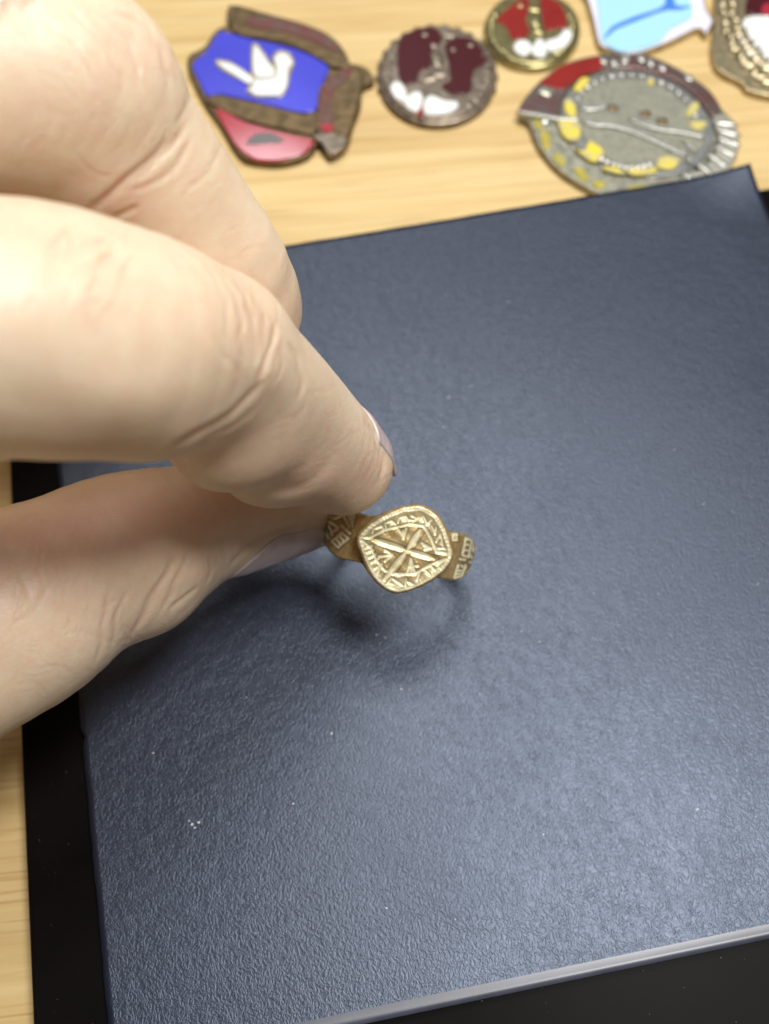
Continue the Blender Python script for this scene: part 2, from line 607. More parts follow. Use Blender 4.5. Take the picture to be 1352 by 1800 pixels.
RO = 11.4                                              # hoop outer radius
def ring_sdf(P):
    """P in ring axes: u, w, n (bezel face near n = 0)"""
    u, w, c = P[:, 0], P[:, 1], P[:, 2]
    cz = -0.95 - RO
    r = np.hypot(u + 0.4, c - cz)
    th = np.abs(np.arctan2(u + 0.4, c - cz))                 # 0 under the bezel, pi at the bottom
    sm = np.clip((th - 0.78) / 0.75, 0, 1); sm = sm * sm * (3 - 2 * sm)
    hw = 3.5 - 1.9 * sm - 0.15 * np.exp(-((th - 0.55) / 0.16) ** 2)
    ht = 0.98 - 0.22 * np.clip((th - 1.0) / 1.5, 0, 1)
    dr = np.abs(r - (RO - ht)) - ht
    # barrel-shaped band: thinner towards its two edges
    dw = np.abs(w) - hw
    q = np.maximum(dr + 0.45, 0) ** 2 + np.maximum(dw + 0.45, 0) ** 2
    band = np.sqrt(q) + np.minimum(np.maximum(dr + 0.45, dw + 0.45), 0) - 0.45
    band = band + 0.06 * (w / hw) ** 2
    # bezel: plate that tapers downwards
    k = np.clip((-c - 0.5) / 2.0, 0, 1)
    d2 = poly_sdf(u, w, rim2) + 1.2 * k * k - 0.28
    dc = np.maximum(c - 0.0, -(c + 2.6))
    e = 0.55
    q = np.maximum(d2 + e, 0) ** 2 + np.maximum(dc + e, 0) ** 2
    bez = np.sqrt(q) + np.minimum(np.maximum(d2 + e, dc + e), 0) - e
    return smin(band, bez, 2.3)

def build_ring():
    h = 0.24
    lo = np.array([-13.0, -7.4, -25.2]); hi = np.array([12.6, 7.4, 1.0])
    n = ((hi - lo) / h).astype(int) + 1
    gx, gy, gz = [lo[k] + h * np.arange(n[k]) for k in range(3)]
    G = np.stack(np.meshgrid(gx, gy, gz, indexing='ij'), -1).reshape(-1, 3)
    f = ring_sdf(G).reshape(n)
    V, Q = surface_nets(f, lo, h)
    V, Q = cc_subdivide(V, Q)
    Nn = grad(ring_sdf, V, 0.08)
    V = V - Nn * np.clip(ring_sdf(V), -0.2, 0.2)[:, None] * 0.8
    # to world
    A = np.stack([UB, WB, NB], 0)
    W = BC + V @ A
    NW = Nn @ A
    px, py, dep = project(W)
    zx, zy = (px - 520) / 0.2811, (py - 840) / 0.2811
    facing = np.einsum('ij,ij->i', NW, (CAM - W)) / np.linalg.norm(CAM - W, axis=1)
    d_rim = -poly_sdf(V[:, 0], V[:, 1], rim2)                    # mm inside the outline
    on_top = (V[:, 2] > -0.45) & (Nn[:, 2] > 0.55) & (d_rim > 0.0)
    shoulder = (~on_top) & (facing > 0.12) & (V[:, 2] > -9.0)

    def stroke(pts, w, depth, leaf=False, mask=on_top):
        d, t = seg_dist(zx, zy, pts)
        ww = w * (np.sqrt(np.clip(np.sin(np.pi * np.clip(t, 0.02, 0.98)), 0, 1)) if leaf else 1.0)
        g = np.clip(1.25 - d / np.maximum(ww, 1), 0, 1)
        return np.where(mask, np.clip(g * 1.5, 0, 1), 0), np.where(mask, g * depth, 0)

    groove = np.zeros(len(V)); cut = np.zeros(len(V)); dark = np.zeros(len(V))
    def add(pts, w=9, depth=0.12, leaf=False, mask=on_top, dk=0.0):
        nonlocal groove, cut, dark
        g, c = stroke(pts, w, depth, leaf, mask)
        groove = np.maximum(groove, g); cut = np.maximum(cut, c)
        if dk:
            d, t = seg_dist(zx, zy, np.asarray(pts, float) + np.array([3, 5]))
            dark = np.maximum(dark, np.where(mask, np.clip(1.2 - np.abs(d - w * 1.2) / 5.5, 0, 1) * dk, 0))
    C0 = (697, 455)
    for e in ((488, 386), (786, 318), (552, 640), (868, 506)):
        add([C0, e], 21, 0.17, True, dk=0.8)
        add([C0, e], 5, 0.3, False)
    # arrow marks between the arms
    for P in ([(640, 318), (676, 378), (692, 314)], [(676, 378), (672, 330)],
              [(790, 408), (846, 440), (806, 446)], [(846, 440), (800, 425)],
              [(520, 492), (606, 482), (556, 452)], [(560, 520), (604, 484)],
              [(700, 588), (722, 508), (744, 588)], [(722, 515), (726, 600)], [(705, 560), (765, 548)]):
        add(P, 9, 0.15, dk=0.5)
    # inner frame
    add([(402, 372), (470, 372), (560, 325), (720, 286), (800, 300)], 9, 0.14, dk=0.8)
    add([(800, 300), (842, 372), (880, 462), (948, 472)], 12, 0.14, dk=0.8)
    add([(948, 506), (850, 540), (745, 600), (610, 602)], 10, 0.14, dk=0.8)
    add([(408, 384), (470, 440), (505, 520), (556, 578), (608, 606)], 10, 0.14, dk=0.8)
    # outer frame, just inside the rim
    ring_in = [tuple(z) for z in rim_z]
    cz = np.array([690, 450])
    inner = [tuple(cz + (np.array(z) - cz) * 0.955) for z in ring_in] 
    add(inner + [inner[0]], 9, 0.10)
    # marks between the frames
    marks = [[(480, 342), (488, 318), (540, 300), (548, 322)], [(565, 312), (560, 285), (600, 268), (626, 290)],
             [(640, 280), (648, 250), (690, 240), (706, 268)], [(715, 262), (740, 268), (770, 246)], [(725, 235), (760, 256)],
             [(800, 240), (822, 290), (850, 262)], [(850, 300), (872, 350), (880, 310)], [(880, 400), (905, 350), (925, 440), (890, 440)],
             [(905, 405), (940, 450)], [(930, 520), (890, 540)], [(900, 560), (872, 580), (850, 552)], [(838, 606), (806, 574)],
             [(782, 575), (758, 640)], [(690, 630), (686, 680)], [(700, 650), (735, 668)], [(570, 665), (600, 628), (664, 670)],
             [(530, 560), (505, 618), (520, 560)], [(470, 530), (520, 505)], [(488, 570), (540, 540)], [(440, 435), (478, 425)],
             [(445, 465), (486, 452)], [(455, 500), (500, 480)], [(545, 640), (590, 612)], [(640, 612), (690, 605)]]
    for P in marks:
        add(P, 7.5, 0.13, dk=0.7)
    # shoulders
    left = [[(180, 288), (186, 340), (204, 378)], [(206, 302), (226, 356)], [(205, 272), (262, 308)], [(240, 252), (300, 228)],
            [(300, 240), (330, 306)], [(322, 222), (352, 300), (366, 196), (322, 222)], [(345, 230), (350, 280)], [(226, 396), (290, 346), (330, 376), (264, 432), (226, 396)],
            [(250, 378), (282, 414)], [(272, 362), (305, 396)], [(285, 300), (340, 345)], [(262, 318), (215, 345)]]
    right = [[(1064, 372), (1046, 482), (1084, 492), (1104, 392), (1064, 372)], [(1058, 410), (1096, 420)], [(1052, 446), (1090, 454)],
             [(1100, 410), (1136, 512)], [(1112, 400), (1148, 490)], [(1126, 402), (1154, 470)], [(1092, 470), (1118, 520)], [(1030, 505), (1060, 510)],
             [(1016, 545), (994, 622), (1040, 612), (1062, 552)], [(1010, 575), (1050, 580)], [(1005, 598), (1046, 598)],
             [(1035, 545), (1060, 560), (1062, 545)], [(1075, 590), (1108, 560)], [(1090, 525), (1108, 528)], [(985, 352), (1004, 352), (1006, 386), (986, 386), (985, 352)]]
    for P in left + right:
        add(P, 10, 0.16, mask=shoulder, dk=0.6)
    # raised beaded rim
    rimb = np.exp(-((d_rim - 0.30) / 0.30) ** 2) * on_top
    bead = 0.022 * np.sin(np.arctan2(V[:, 1], V[:, 0]) * 70 + 2 * np.sin(V[:, 0] * 1.3)) + 0.10
    disp = -cut + rimb * bead
    # worn, uneven casting
    wob = 0.05 * np.sin(V[:, 0] * 1.9 + V[:, 1] * 1.1) * np.sin(V[:, 1] * 2.3 - V[:, 2] * 1.2)
    # top sinks a little inside the rim
    disp -= np.where(on_top, 0.10 * np.clip((d_rim - 0.5) / 0.8, 0, 1), 0)
    V2 = V + Nn * (disp + wob)[:, None]
    border = on_top & (poly_sdf(zx, zy, np.array([(478, 378), (560, 328), (720, 290), (795, 305), (842, 372), (880, 470), (940, 490), (850, 538), (745, 598), (610, 600), (540, 560), (500, 510), (470, 440)], float)) > 0)
    groove = np.maximum(groove, rimb * 0.95)
    groove = np.maximum(groove, np.where(border, 0.28, 0.0))
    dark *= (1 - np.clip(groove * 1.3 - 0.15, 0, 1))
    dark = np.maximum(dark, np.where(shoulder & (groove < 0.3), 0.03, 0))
    W = BC + V2 @ A
    NW = vert_normals(W, Q)
    # split at the rim: bezel plate and hoop
    fcc = d_rim[Q].mean(1); fct = V[Q][:, :, 2].mean(1)
    isb = (fcc > 0.02) & (fct > -0.6)
    root = empty('signet_ring', 'old engraved bronze signet ring pinched between thumb and forefinger', 'ring')
    for nm, sel in (('hoop', ~isb), ('bezel', isb)):
        q = Q[sel]
        used = np.unique(q)
        mp = np.full(len(W), -1); mp[used] = np.arange(len(used))
        me = mesh_from(nm, W[used], mp[q])
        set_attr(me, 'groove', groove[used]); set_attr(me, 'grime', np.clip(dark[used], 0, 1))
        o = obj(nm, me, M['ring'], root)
        me.normals_split_custom_set_from_vertices([tuple(x) for x in NW[used]])
        if nm == 'bezel':
            o['label'] = 'rounded square bezel engraved with a four-armed leaf cross and border'
    return root
build_ring()

# ------------------------------------------------------------------ the hand
def chain(pts, sub=4):
    P = np.array([[*at(a, b, d), r] for a, b, d, r in pts])
    return catmull(P, sub, closed=False)

FINGERS = {
    'index': chain([(-470, 800, 92, 12.5), (-230, 650, 86, 10.9), (-20, 574, 86.5, 10.75), (190, 598, 91.5, 10.35), (300, 615, 98, 9.5), (385, 652, 106, 8.9),
                    (500, 738, 121, 8.15), (560, 785, 129, 7.45), (603, 818, 134, 6.55)]),
    'middle': chain([(-560, 330, 92, 13), (-300, 215, 95, 11.2), (-90, 170, 98, 10.6), (110, 150, 101, 10.6), (190, 245, 106, 9.7), (300, 380, 113, 9.0), (400, 512, 121, 8.2), (408, 600, 133, 6.9)]),
    'ring': chain([(-640, -20, 100, 12.5), (-330, -120, 108, 10.5), (-170, -110, 122, 10), (20, 120, 138, 8.8), (130, 300, 152, 7.4)]),
    'little': chain([(-760, -150, 118, 11), (-450, -180, 132, 9), (-250, -90, 146, 8.4), (-100, 150, 156, 7.0)]),
    'thumb': chain([(-560, 1330, 122, 15), (-260, 1212, 118, 13.6), (0, 1083, 122, 12.3), (120, 1020, 127, 10.9), (215, 968, 131, 10.0), (330, 928, 138, 8.35), (430, 915, 143, 6.9), (520, 910, 147.5, 5.0)]),
}
PALM = [chain([(-470, 800, 92, 14), (-900, 1050, 112, 17)], 2), chain([(-560, 330, 92, 14), (-950, 900, 108, 17)], 2),
        chain([(-640, -20, 100, 13), (-1000, 800, 112, 17)], 2), chain([(-760, -150, 118, 12), (-1050, 700, 120, 16)], 2),
        chain([(-560, 1330, 122, 15), (-950, 1050, 118, 18)], 2), chain([(-950, 960, 114, 19), (-1350, 1200, 122, 21)], 2)]
def ball(px, py, d, r): return np.array([[*at(px, py, d), r], [*at(px + 0.5, py, d), r]])
BULGE = {
    'index': [(ball(395, 770, 110, 5.6), 5.0), (ball(470, 800, 122, 6.0), 4.5), (ball(250, 665, 96, 7.0), 4.0), (ball(60, 622, 90, 8.2), 4.0),
              (ball(385, 600, 104, 6.2), 3.0)],
    'middle': [(ball(110, 250, 104, 7.6), 4.0), (ball(435, 545, 124, 6.0), 2.5)],
    'thumb': [(ball(250, 1010, 133, 7.6), 4.0), (ball(40, 1080, 124, 9.5), 4.0), (ball(325, 975, 138, 5.2), 2.5), (ball(440, 890, 146, 5.2), 3.0)],
}

def caps(P, pts):
    P = np.asarray(P, np.float32)
    X, Y, Z = np.ascontiguousarray(P[:, 0]), np.ascontiguousarray(P[:, 1]), np.ascontiguousarray(P[:, 2])
    d = np.full(len(P), 1e9, np.float32)
    for a, b in zip(pts[:-1].astype(np.float32), pts[1:].astype(np.float32)):
        u, v, w = b[:3] - a[:3]
        L = max(u * u + v * v + w * w, np.float32(1e-6))
        x, y, z = X - a[0], Y - a[1], Z - a[2]
        t = np.clip((x * u + y * v + z * w) / L, 0, 1)
        x -= t * u; y -= t * v; z -= t * w
        np.minimum(d, np.sqrt(x * x + y * y + z * z) - (a[3] + (b[3] - a[3]) * t), out=d)
    return d

def finger_d(P, k):
    d = caps(P, FINGERS[k])
    for b, kk in BULGE.get(k, []):
        d = smin(d, caps(P, b), kk)
    return d

def hand_all(P):
    ds = [finger_d(P, k) for k in FINGERS]
    pd = caps(P, PALM[0])
    for c in PALM[1:]:
        pd = smin(pd, caps(P, c), 9.0)
    tot = ds[0]
    for d in ds[1:]:
        tot = smin(tot, d, 0.5)
    return smin(tot, pd, 7.0), ds

def hand_sdf(P): return hand_all(P)[0]

def build_hand():
    allp = np.vstack(list(FINGERS.values()) + PALM)
    lo = (allp[:, :3] - allp[:, 3:4]).min(0) - 4; hi = (allp[:, :3] + allp[:, 3:4]).max(0) + 4
    h = 1.1
    n = ((hi - lo) / h).astype(int) + 2
    # coarse pass picks the blocks that hold surface
    gx, gy, gz = [lo[k] + h * np.arange(n[k]) for k in range(3)]
    G = np.stack(np.meshgrid(gx, gy, gz, indexing='ij'), -1).reshape(-1, 3)
    cs = 6
    sub = np.zeros(n, bool); sub[::cs, ::cs, ::cs] = True
    cP = G.reshape(*n, 3)[::cs, ::cs, ::cs].reshape(-1, 3)
    cf = hand_sdf(cP).reshape([len(range(0, k, cs)) for k in n])
    big = np.repeat(np.repeat(np.repeat(cf, cs, 0), cs, 1), cs, 2)[:n[0], :n[1], :n[2]]
    need = np.abs(big) < cs * h * 1.9
    f = big.copy().reshape(-1)
    nf = need.reshape(-1)
    f[nf] = hand_sdf(G[nf])
    V, Q = surface_nets(f.reshape(n), lo, h)
    V, Q = cc_subdivide(V, Q)
    for _ in range(2):
        V = V - vert_normals(V, Q) * hand_sdf(V)[:, None] * 0.7
    # second level only needed where the photograph looks; do it everywhere in view
    V, Q = cc_subdivide(V, Q)
    Nn = vert_normals(V, Q)
    tot, ds = hand_all(V)
    owner = np.argmin(np.stack(ds, 0), 0)
    names = list(FINGERS)
    px, py, dep = project(V)
    facing = np.einsum('ij,ij->i', Nn, (CAM - V)) / np.linalg.norm(CAM - V, axis=1)
    front = np.clip(facing * 4 + 0.3, 0, 1)
    disp = np.zeros(len(V)); crease = np.zeros(len(V)); red = np.zeros(len(V))

    def groove(f, pts, w, depth, c=0.6, soft=1.0):
        nonlocal disp, crease
        sel = np.where((owner == names.index(f)) & (facing > -0.1))[0]
        P = catmull(pts, 4, closed=False)
        mn, mx = P.min(0) - 6 * w, P.max(0) + 6 * w
        sel = sel[(px[sel] > mn[0]) & (px[sel] < mx[0]) & (py[sel] > mn[1]) & (py[sel] < mx[1])]
        depth = depth * (0.62 if f == 'thumb' else 0.8)
        wv = 2.0 * np.sin(py[sel] * 0.11 + px[sel] * 0.07)
        d, t = seg_dist(px[sel] + wv, py[sel], P)
        fade = np.clip(np.sin(np.pi * np.clip(t, 0.03, 0.97)) * 1.8, 0, 1) * front[sel]
        w = w * 0.85
        g = np.exp(-(d / w) ** 2)
        rim = np.exp(-((d - 2.1 * w) / (1.2 * w)) ** 2)
        disp[sel] += fade * depth * 0.8 * (-g + 0.2 * rim * soft)
        crease[sel] = np.maximum(crease[sel], g * fade * c)

    def swell(f, x, y, rx, ry, amt, rot=0):
        nonlocal disp
        a = math.radians(rot)
        X = (px - x) * math.cos(a) + (py - y) * math.sin(a); Y = -(px - x) * math.sin(a) + (py - y) * math.cos(a)
        disp += np.where((owner == names.index(f)) & (facing > 0), np.exp(-(X / rx) ** 2 - (Y / ry) ** 2) * amt, 0)

    def blush(f, x, y, rx, ry, amt):
        nonlocal red
        red += np.where(owner == names.index(f), np.exp(-((px - x) / rx) ** 2 - ((py - y) / ry) ** 2) * amt, 0)

    # forefinger: last joint
    groove('index', [(300, 790), (327, 773), (369, 752), (408, 729), (438, 698), (462, 662)], 8, 0.42, 0.6)
    groove('index', [(340, 790), (373, 766), (419, 742), (446, 715)], 6, 0.22, 0.35)
    groove('index', [(486, 566), (478, 598), (465, 635), (448, 668)], 5, 0.30, 0.45)
    groove('index', [(508, 600), (524, 634), (530, 668), (526, 700)], 6, 0.22, 0.3)
    groove('index', [(496, 600), (492, 640), (480, 672)], 5, 0.12, 0.15)
    groove('index', [(412, 492), (430, 516), (441, 545), (446, 575)], 5, 0.22, 0.3)
    groove('index', [(388, 480), (412, 518), (424, 560), (420, 600)], 5, 0.17, 0.2)
    groove('index', [(362, 462), (388, 506), (400, 548), (402, 590)], 6, 0.14, 0.15)
    groove('index', [(330, 448), (360, 490), (376, 530)], 6, 0.12, 0.1)
    groove('index', [(446, 520), (462, 548), (470, 575)], 4, 0.18, 0.3)
    groove('index', [(318, 424), (336, 440), (366, 458)], 4, 0.18, 0.3)
    groove('index', [(350, 560), (382, 606), (406, 640), (430, 664)], 6, 0.10, 0.1)
    groove('index', [(430, 868), (486, 862), (521, 855), (556, 832), (580, 800)], 12, 0.30, 0.15)
    groove('index', [(643, 735), (662, 775), (672, 810), (668, 860)], 5, 0.25, 0.3)
    swell('index', 470, 660, 42, 30, 0.35, 60)
    swell('index', 560, 840, 60, 40, 0.35)
    swell('index', 230, 700, 110, 50, 0.3)
    # middle finger: bent middle joint
    groove('middle', [(176, 18), (240, 36), (272, 72), (292, 120), (296, 165)], 6, 0.28, 0.3)
    groove('middle', [(150, 8), (204, 46), (234, 94), (246, 155)], 6, 0.22, 0.22)
    groove('middle', [(116, 14), (172, 66), (208, 130), (220, 185)], 6, 0.17, 0.18)
    groove('middle', [(70, 30), (132, 90), (172, 160)], 6, 0.12, 0.1)
    groove('middle', [(262, 24), (292, 66), (318, 118), (328, 160)], 5, 0.18, 0.25)
    groove('middle', [(298, 240), (276, 270), (252, 292), (224, 314), (190, 345), (150, 376)], 9, 0.6, 0.8)
    groove('middle', [(330, 214), (296, 264), (262, 300), (232, 322)], 6, 0.28, 0.35)
    groove('middle', [(340, 240), (310, 290), (268, 322), (215, 336)], 6, 0.2, 0.3)
    groove('middle', [(244, 362), (222, 372), (196, 384)], 6, 0.35, 0.5)
    groove('middle', [(332, 130), (330, 180), (312, 222)], 6, 0.14, 0.15)
    groove('middle', [(390, 250), (370, 300), (330, 330)], 6, 0.10, 0.1)
    for k in range(7):
        x = 40 + 34 * k
        groove('middle', [(x + 30, 180 + 5 * k), (x + 10, 220 + 4 * k), (x - 12, 262 + 3 * k)], 5, 0.07, 0.08)
    # thumb: joint wrinkles on the near side
    groove('thumb', [(308, 968), (290, 1012), (268, 1050), (246, 1090), (230, 1122)], 7, 0.42, 0.5)
    groove('thumb', [(345, 1030), (322, 1052), (300, 1070)], 5, 0.28, 0.35)
    groove('thumb', [(369, 975), (368, 1000), (360, 1024)], 5, 0.26, 0.35)
    groove('thumb', [(330, 960), (318, 1000), (300, 1040), (280, 1080)], 5, 0.22, 0.25)
    groove('thumb', [(224, 1030), (204, 1090), (198, 1140)], 6, 0.25, 0.25)
    groove('thumb', [(188, 1040), (182, 1100), (170, 1165)], 6, 0.2, 0.2)
    groove('thumb', [(96, 1010), (70, 1060), (50, 1080), (20, 1100)], 5, 0.08, 0.2)
    groove('thumb', [(10, 960), (40, 1010), (50, 1060)], 6, 0.12, 0.1)
    groove('thumb', [(250, 1120), (200, 1128), (150, 1110), (100, 1120)], 4, 0.07, 0.2)
    groove('thumb', [(140, 1190), (100, 1170), (60, 1180)], 4, 0.07, 0.2)
    groove('thumb', [(90, 1225), (60, 1200), (20, 1205)], 4, 0.07, 0.2)
    groove('thumb', [(0, 950), (20, 930), (60, 905)], 5, 0.14, 0.1)
    groove('thumb', [(398, 1000), (420, 975), (450, 950), (500, 930), (540, 926)], 5, 0.45, 0.4)
    for k in range(9):
        x = 60 + 30 * k
        groove('thumb', [(x + 26, 900 + 4 * k), (x + 4, 950 + 2 * k), (x - 8, 1010)], 5, 0.06, 0.08)
    swell('thumb', 340, 1010, 30, 26, 0.4, -40)
    # many fine short lines
    RR = random.Random(11)
    def fine(f, n, cx, cy, sx, sy, ang, spread, lmin, lmax, dep):
        for _ in range(n):
            x, y = RR.gauss(cx, sx), RR.gauss(cy, sy)
            a = math.radians(RR.gauss(ang, spread)); L = RR.uniform(lmin, lmax)
            b = RR.uniform(-0.18, 0.18) * L
            dx, dy = math.cos(a) * L / 2, math.sin(a) * L / 2
            groove(f, [(x - dx, y - dy), (x - dy / L * b * 2, y + dx / L * b * 2), (x + dx, y + dy)], RR.uniform(2.6, 4.0), dep * RR.uniform(0.2, 0.8), 0.16)
    fine('thumb', 90, 150, 1080, 110, 80, 110, 22, 30, 90, 0.09)
    fine('thumb', 40, 120, 1130, 90, 50, 20, 20, 25, 70, 0.08)
    fine('thumb', 40, 330, 960, 50, 50, 112, 14, 25, 60, 0.08)
    fine('index', 46, 420, 560, 45, 60, 62, 16, 25, 70, 0.09)
    fine('index', 40, 560, 770, 60, 60, -38, 16, 25, 60, 0.05)
    fine('index', 30, 180, 560, 110, 80, 100, 20, 30, 80, 0.05)
    fine('middle', 50, 180, 110, 70, 70, 55, 18, 30, 90, 0.09)
    fine('middle', 40, 130, 250, 90, 50, 125, 14, 30, 80, 0.06)
    fine('middle', 30, 400, 400, 50, 90, -30, 18, 25, 60, 0.05)
    # small unevenness everywhere
    disp += 0.05 * np.sin(V[:, 0] * 0.55 + 1.3 * np.sin(V[:, 1] * 0.31)) * np.sin(V[:, 1] * 0.47 + V[:, 2] * 0.29)
    disp += 0.012 * np.sin(V[:, 0] * 1.7 + V[:, 2]) * np.sin(V[:, 1] * 1.9 - V[:, 2] * 1.3)
    blush('index', 600, 850, 110, 60, 0.42); blush('index', 420, 790, 130, 70, 0.22); blush('index', 130, 780, 150, 50, 0.2)
    blush('thumb', 260, 900, 250, 90, 0.45); blush('thumb', 40, 950, 140, 90, 0.35); blush('thumb', 200, 1080, 160, 60, 0.12); blush('middle', 210, 350, 80, 50, 0.35)
    blush('middle', 480, 560, 70, 90, 0.2); blush('index', 440, 560, 70, 70, 0.16); blush('middle', 230, 90, 90, 80, 0.14); blush('index', 480, 640, 60, 50, 0.10)
    V = V + Nn * disp[:, None]
    me = mesh_from('hand', V, Q)
    set_attr(me, 'red', np.clip(red, 0, 1)); set_attr(me, 'crease', np.clip(crease, 0, 1))
    o = obj('hand', me, M['skin'])
    tag(o, 'bare pale left hand reaching in to pinch the ring', 'hand')
    return o, V, Q

hand, HV, HQ = build_hand()
bvh = BVHTree.FromPolygons([tuple(v) for v in HV], [tuple(q) for q in HQ.tolist()])

def hit(px, py):
    r = ray(px, py)
    loc, nor, idx, dist = bvh.ray_cast(Vector(CAM), Vector(r).normalized())
    return (None, None) if loc is None else (np.array(loc), np.array(nor))

def nail(axis_a, axis_b, dorsal, half_deg, lift, over, slope, label, root=0.35):
    """curved plate lying on the finger: from axis_a (root) to axis_b (tip), bulging towards dorsal"""
    a, b = axis_a, axis_b
    ax = (b - a); L = np.linalg.norm(ax); ax /= L
    dz = dorsal - ax * (dorsal @ ax); dz /= np.linalg.norm(dz)
    sx = np.cross(ax, dz)
    NS, NP = 30, 24
    V = []; E = []
    SR = 0.5 * L * 0.0
    # radius of the finger under the plate, found on the finished surface
    ss = np.linspace(0, 1, 41)
    phs = np.linspace(-1, 1, NP + 1)
    R = np.zeros((41, NP + 1))
    for j, ph in enumerate(phs):
        an = math.radians(half_deg) * ph
        dr = dz * math.cos(an) + sx * math.sin(an)
        O = a + ax * (L * ss)[:, None]
        lo_, hi_ = np.zeros(41), np.full(41, 14.0)
        ins = hand_sdf(O) < 0
        for _ in range(18):
            mid = (lo_ + hi_) / 2
            inside = hand_sdf(O + dr * mid[:, None]) < 0
            lo_ = np.where(inside, mid, lo_); hi_ = np.where(inside, hi_, mid)
        R[:, j] = np.where(ins, lo_, 0)
    for k in range(1, 41):                                   # the plate bends less than the fingertip
        R[k] = np.maximum(R[k], R[k - 1] - slope * L / 40)
    for layer in (0, 1):
        for i in range(NS + 1):
            s = i / NS
            for j in range(NP + 1):
                ph = phs[j]
                if s < 0.5: s_eff = 0.5 - (0.5 - s) * (1 - root * abs(ph) ** 2.0)
                else: s_eff = 0.5 + (s - 0.5) * (1 - over * abs(ph) ** 2.2)
                an = math.radians(half_deg) * ph
                r = np.interp(s_eff, ss, R[:, j]) + lift * min(1.0, s_eff * 6 + 0.1) * (1 - 0.75 * abs(ph) ** 4) - (0.45 if layer else 0)
                V.append(a + ax * (L * s_eff) + (dz * math.cos(an) + sx * math.sin(an)) * r); E.append(np.clip((s_eff - 0.84) / 0.05, 0, 1))
    n = (NS + 1) * (NP + 1)
    F = []
    ix = lambda i, j: i * (NP + 1) + j
    for i in range(NS):
        for j in range(NP):
            F.append((ix(i, j), ix(i + 1, j), ix(i + 1, j + 1), ix(i, j + 1)))
            F.append((n + ix(i, j), n + ix(i, j + 1), n + ix(i + 1, j + 1), n + ix(i + 1, j)))
    for i in range(NS):
        F.append((ix(i, 0), n + ix(i, 0), n + ix(i + 1, 0), ix(i + 1, 0)))
        F.append((ix(i, NP), ix(i + 1, NP), n + ix(i + 1, NP), n + ix(i, NP)))
    for j in range(NP):
        F.append((ix(0, j), ix(0, j + 1), n + ix(0, j + 1), n + ix(0, j)))
        F.append((ix(NS, j), n + ix(NS, j), n + ix(NS, j + 1), ix(NS, j + 1)))
    me = mesh_from('fingernail', V, F)
    set_attr(me, 'edge', E)
    o = obj('fingernail', me, M['nail'], hand)
    o['label'] = label
    return o

# forefinger nail faces away to the right; thumb nail faces down towards the viewer's side
nail(at(566, 788, 129.5), at(652, 862, 140), at(700, 715, 137) - at(600, 800, 130), 60, 0.36, 0.3, 0.38, 'pale nail of the forefinger seen from its side')
nail(at(392, 920, 141.0), at(572, 914, 149), at(470, 1080, 141) - at(470, 915, 144), 62, 0.42, 0.35, 0.30, 'mauve nail of the thumb beside the ring', 0.75)

def build_hair():
    V = []; F = []
    def strand(p0, p1, bend, r=0.045):
        a, na = hit(*p0)
        if a is None: return
        b2 = np.array(p1, float)
        b, nb = hit(*b2)
        if b is None: b, nb = a + np.array([2, -2, 0.5]), na
        n = 7
        side = np.cross(b - a, na); side /= max(np.linalg.norm(side), 1e-6)
        base = len(V)
        for k in range(n + 1):
            t = k / n
            p = a * (1 - t) + b * t + na * (0.15 + 1.1 * math.sin(math.pi * t * 0.75) * 0.6) + side * bend * math.sin(math.pi * t)
            rr = r * (1 - 0.75 * t)
            dirn = (b - a) / np.linalg.norm(b - a)
            e1 = side; e2 = np.cross(dirn, side)
            for q in range(4):
                an = q * math.pi / 2
                V.append(p + (e1 * math.cos(an) + e2 * math.sin(an)) * rr)
        for k in range(n):
            for q in range(4):
                F.append((base + k * 4 + q, base + k * 4 + (q + 1) % 4, base + (k + 1) * 4 + (q + 1) % 4, base + (k + 1) * 4 + q))
    R = random.Random(3)
    for k in range(20):
        x = R.uniform(60, 250); y = R.uniform(400, 540)
        L = R.uniform(28, 85); a = math.radians(R.uniform(100, 150))
        strand((x, y), (x + math.cos(a) * L, y + math.sin(a) * L), R.uniform(-0.5, 0.5), R.uniform(0.012, 0.024))
    for p0, p1 in (((60, -10), (35, 30)), ((38, -15), (10, 35)), ((20, -10), (0, 52)), ((48, -8), (30, 20)), ((10, 4), (-12, 40)), ((62, 2), (20, 14))):
        strand(p0, p1, R.uniform(-0.4, 0.4), 0.05)
    o = obj('hair', mesh_from('hair', V, F), M['hair'], hand)
    tag(o, 'sparse fine dark hairs on the backs of the fingers', kind='stuff')
build_hair()

# ------------------------------------------------------------------ badges on the table
def mm(name, *a, **k):
    if name not in M: M[name] = mat_plain(name, *a, **k)
    return M[name]
brown = mm('tarnished_brass', (0.21, 0.145, 0.07), 0.42, 0.7, var=0.5, scale=500, bumpd=0.0003)
steel = mm('tarnished_steel', (0.34, 0.275, 0.21), 0.34, 0.75, var=0.55, scale=600, bumpd=0.0003)
brass = mm('polished_brass', (0.52, 0.46, 0.22), 0.28, 0.9, var=0.4, scale=500, bumpd=0.0002)
gold = mm('pale_gilt', (0.62, 0.52, 0.32), 0.32, 0.85, var=0.45, scale=700, bumpd=0.0003)
greyg = mm('grey_green_metal', (0.46, 0.45, 0.36), 0.34, 0.75, var=0.4, scale=500, bumpd=0.0003)
blue = mm('blue_enamel', (0.045, 0.05, 0.62), 0.3, coat=0.7, var=0.15, scale=80)
white = mm('white_enamel', (0.80, 0.81, 0.78), 0.25, coat=0.4)
maroon = mm('maroon_enamel', (0.06, 0.004, 0.007), 0.3, coat=0.4)
maroond = mm('worn_maroon_enamel', (0.15, 0.028, 0.028), 0.4, var=0.6, scale=500, dark=(0.11, 0.085, 0.06))
redn = mm('red_enamel', (0.28, 0.016, 0.011), 0.3, coat=0.4, var=0.25, scale=200)
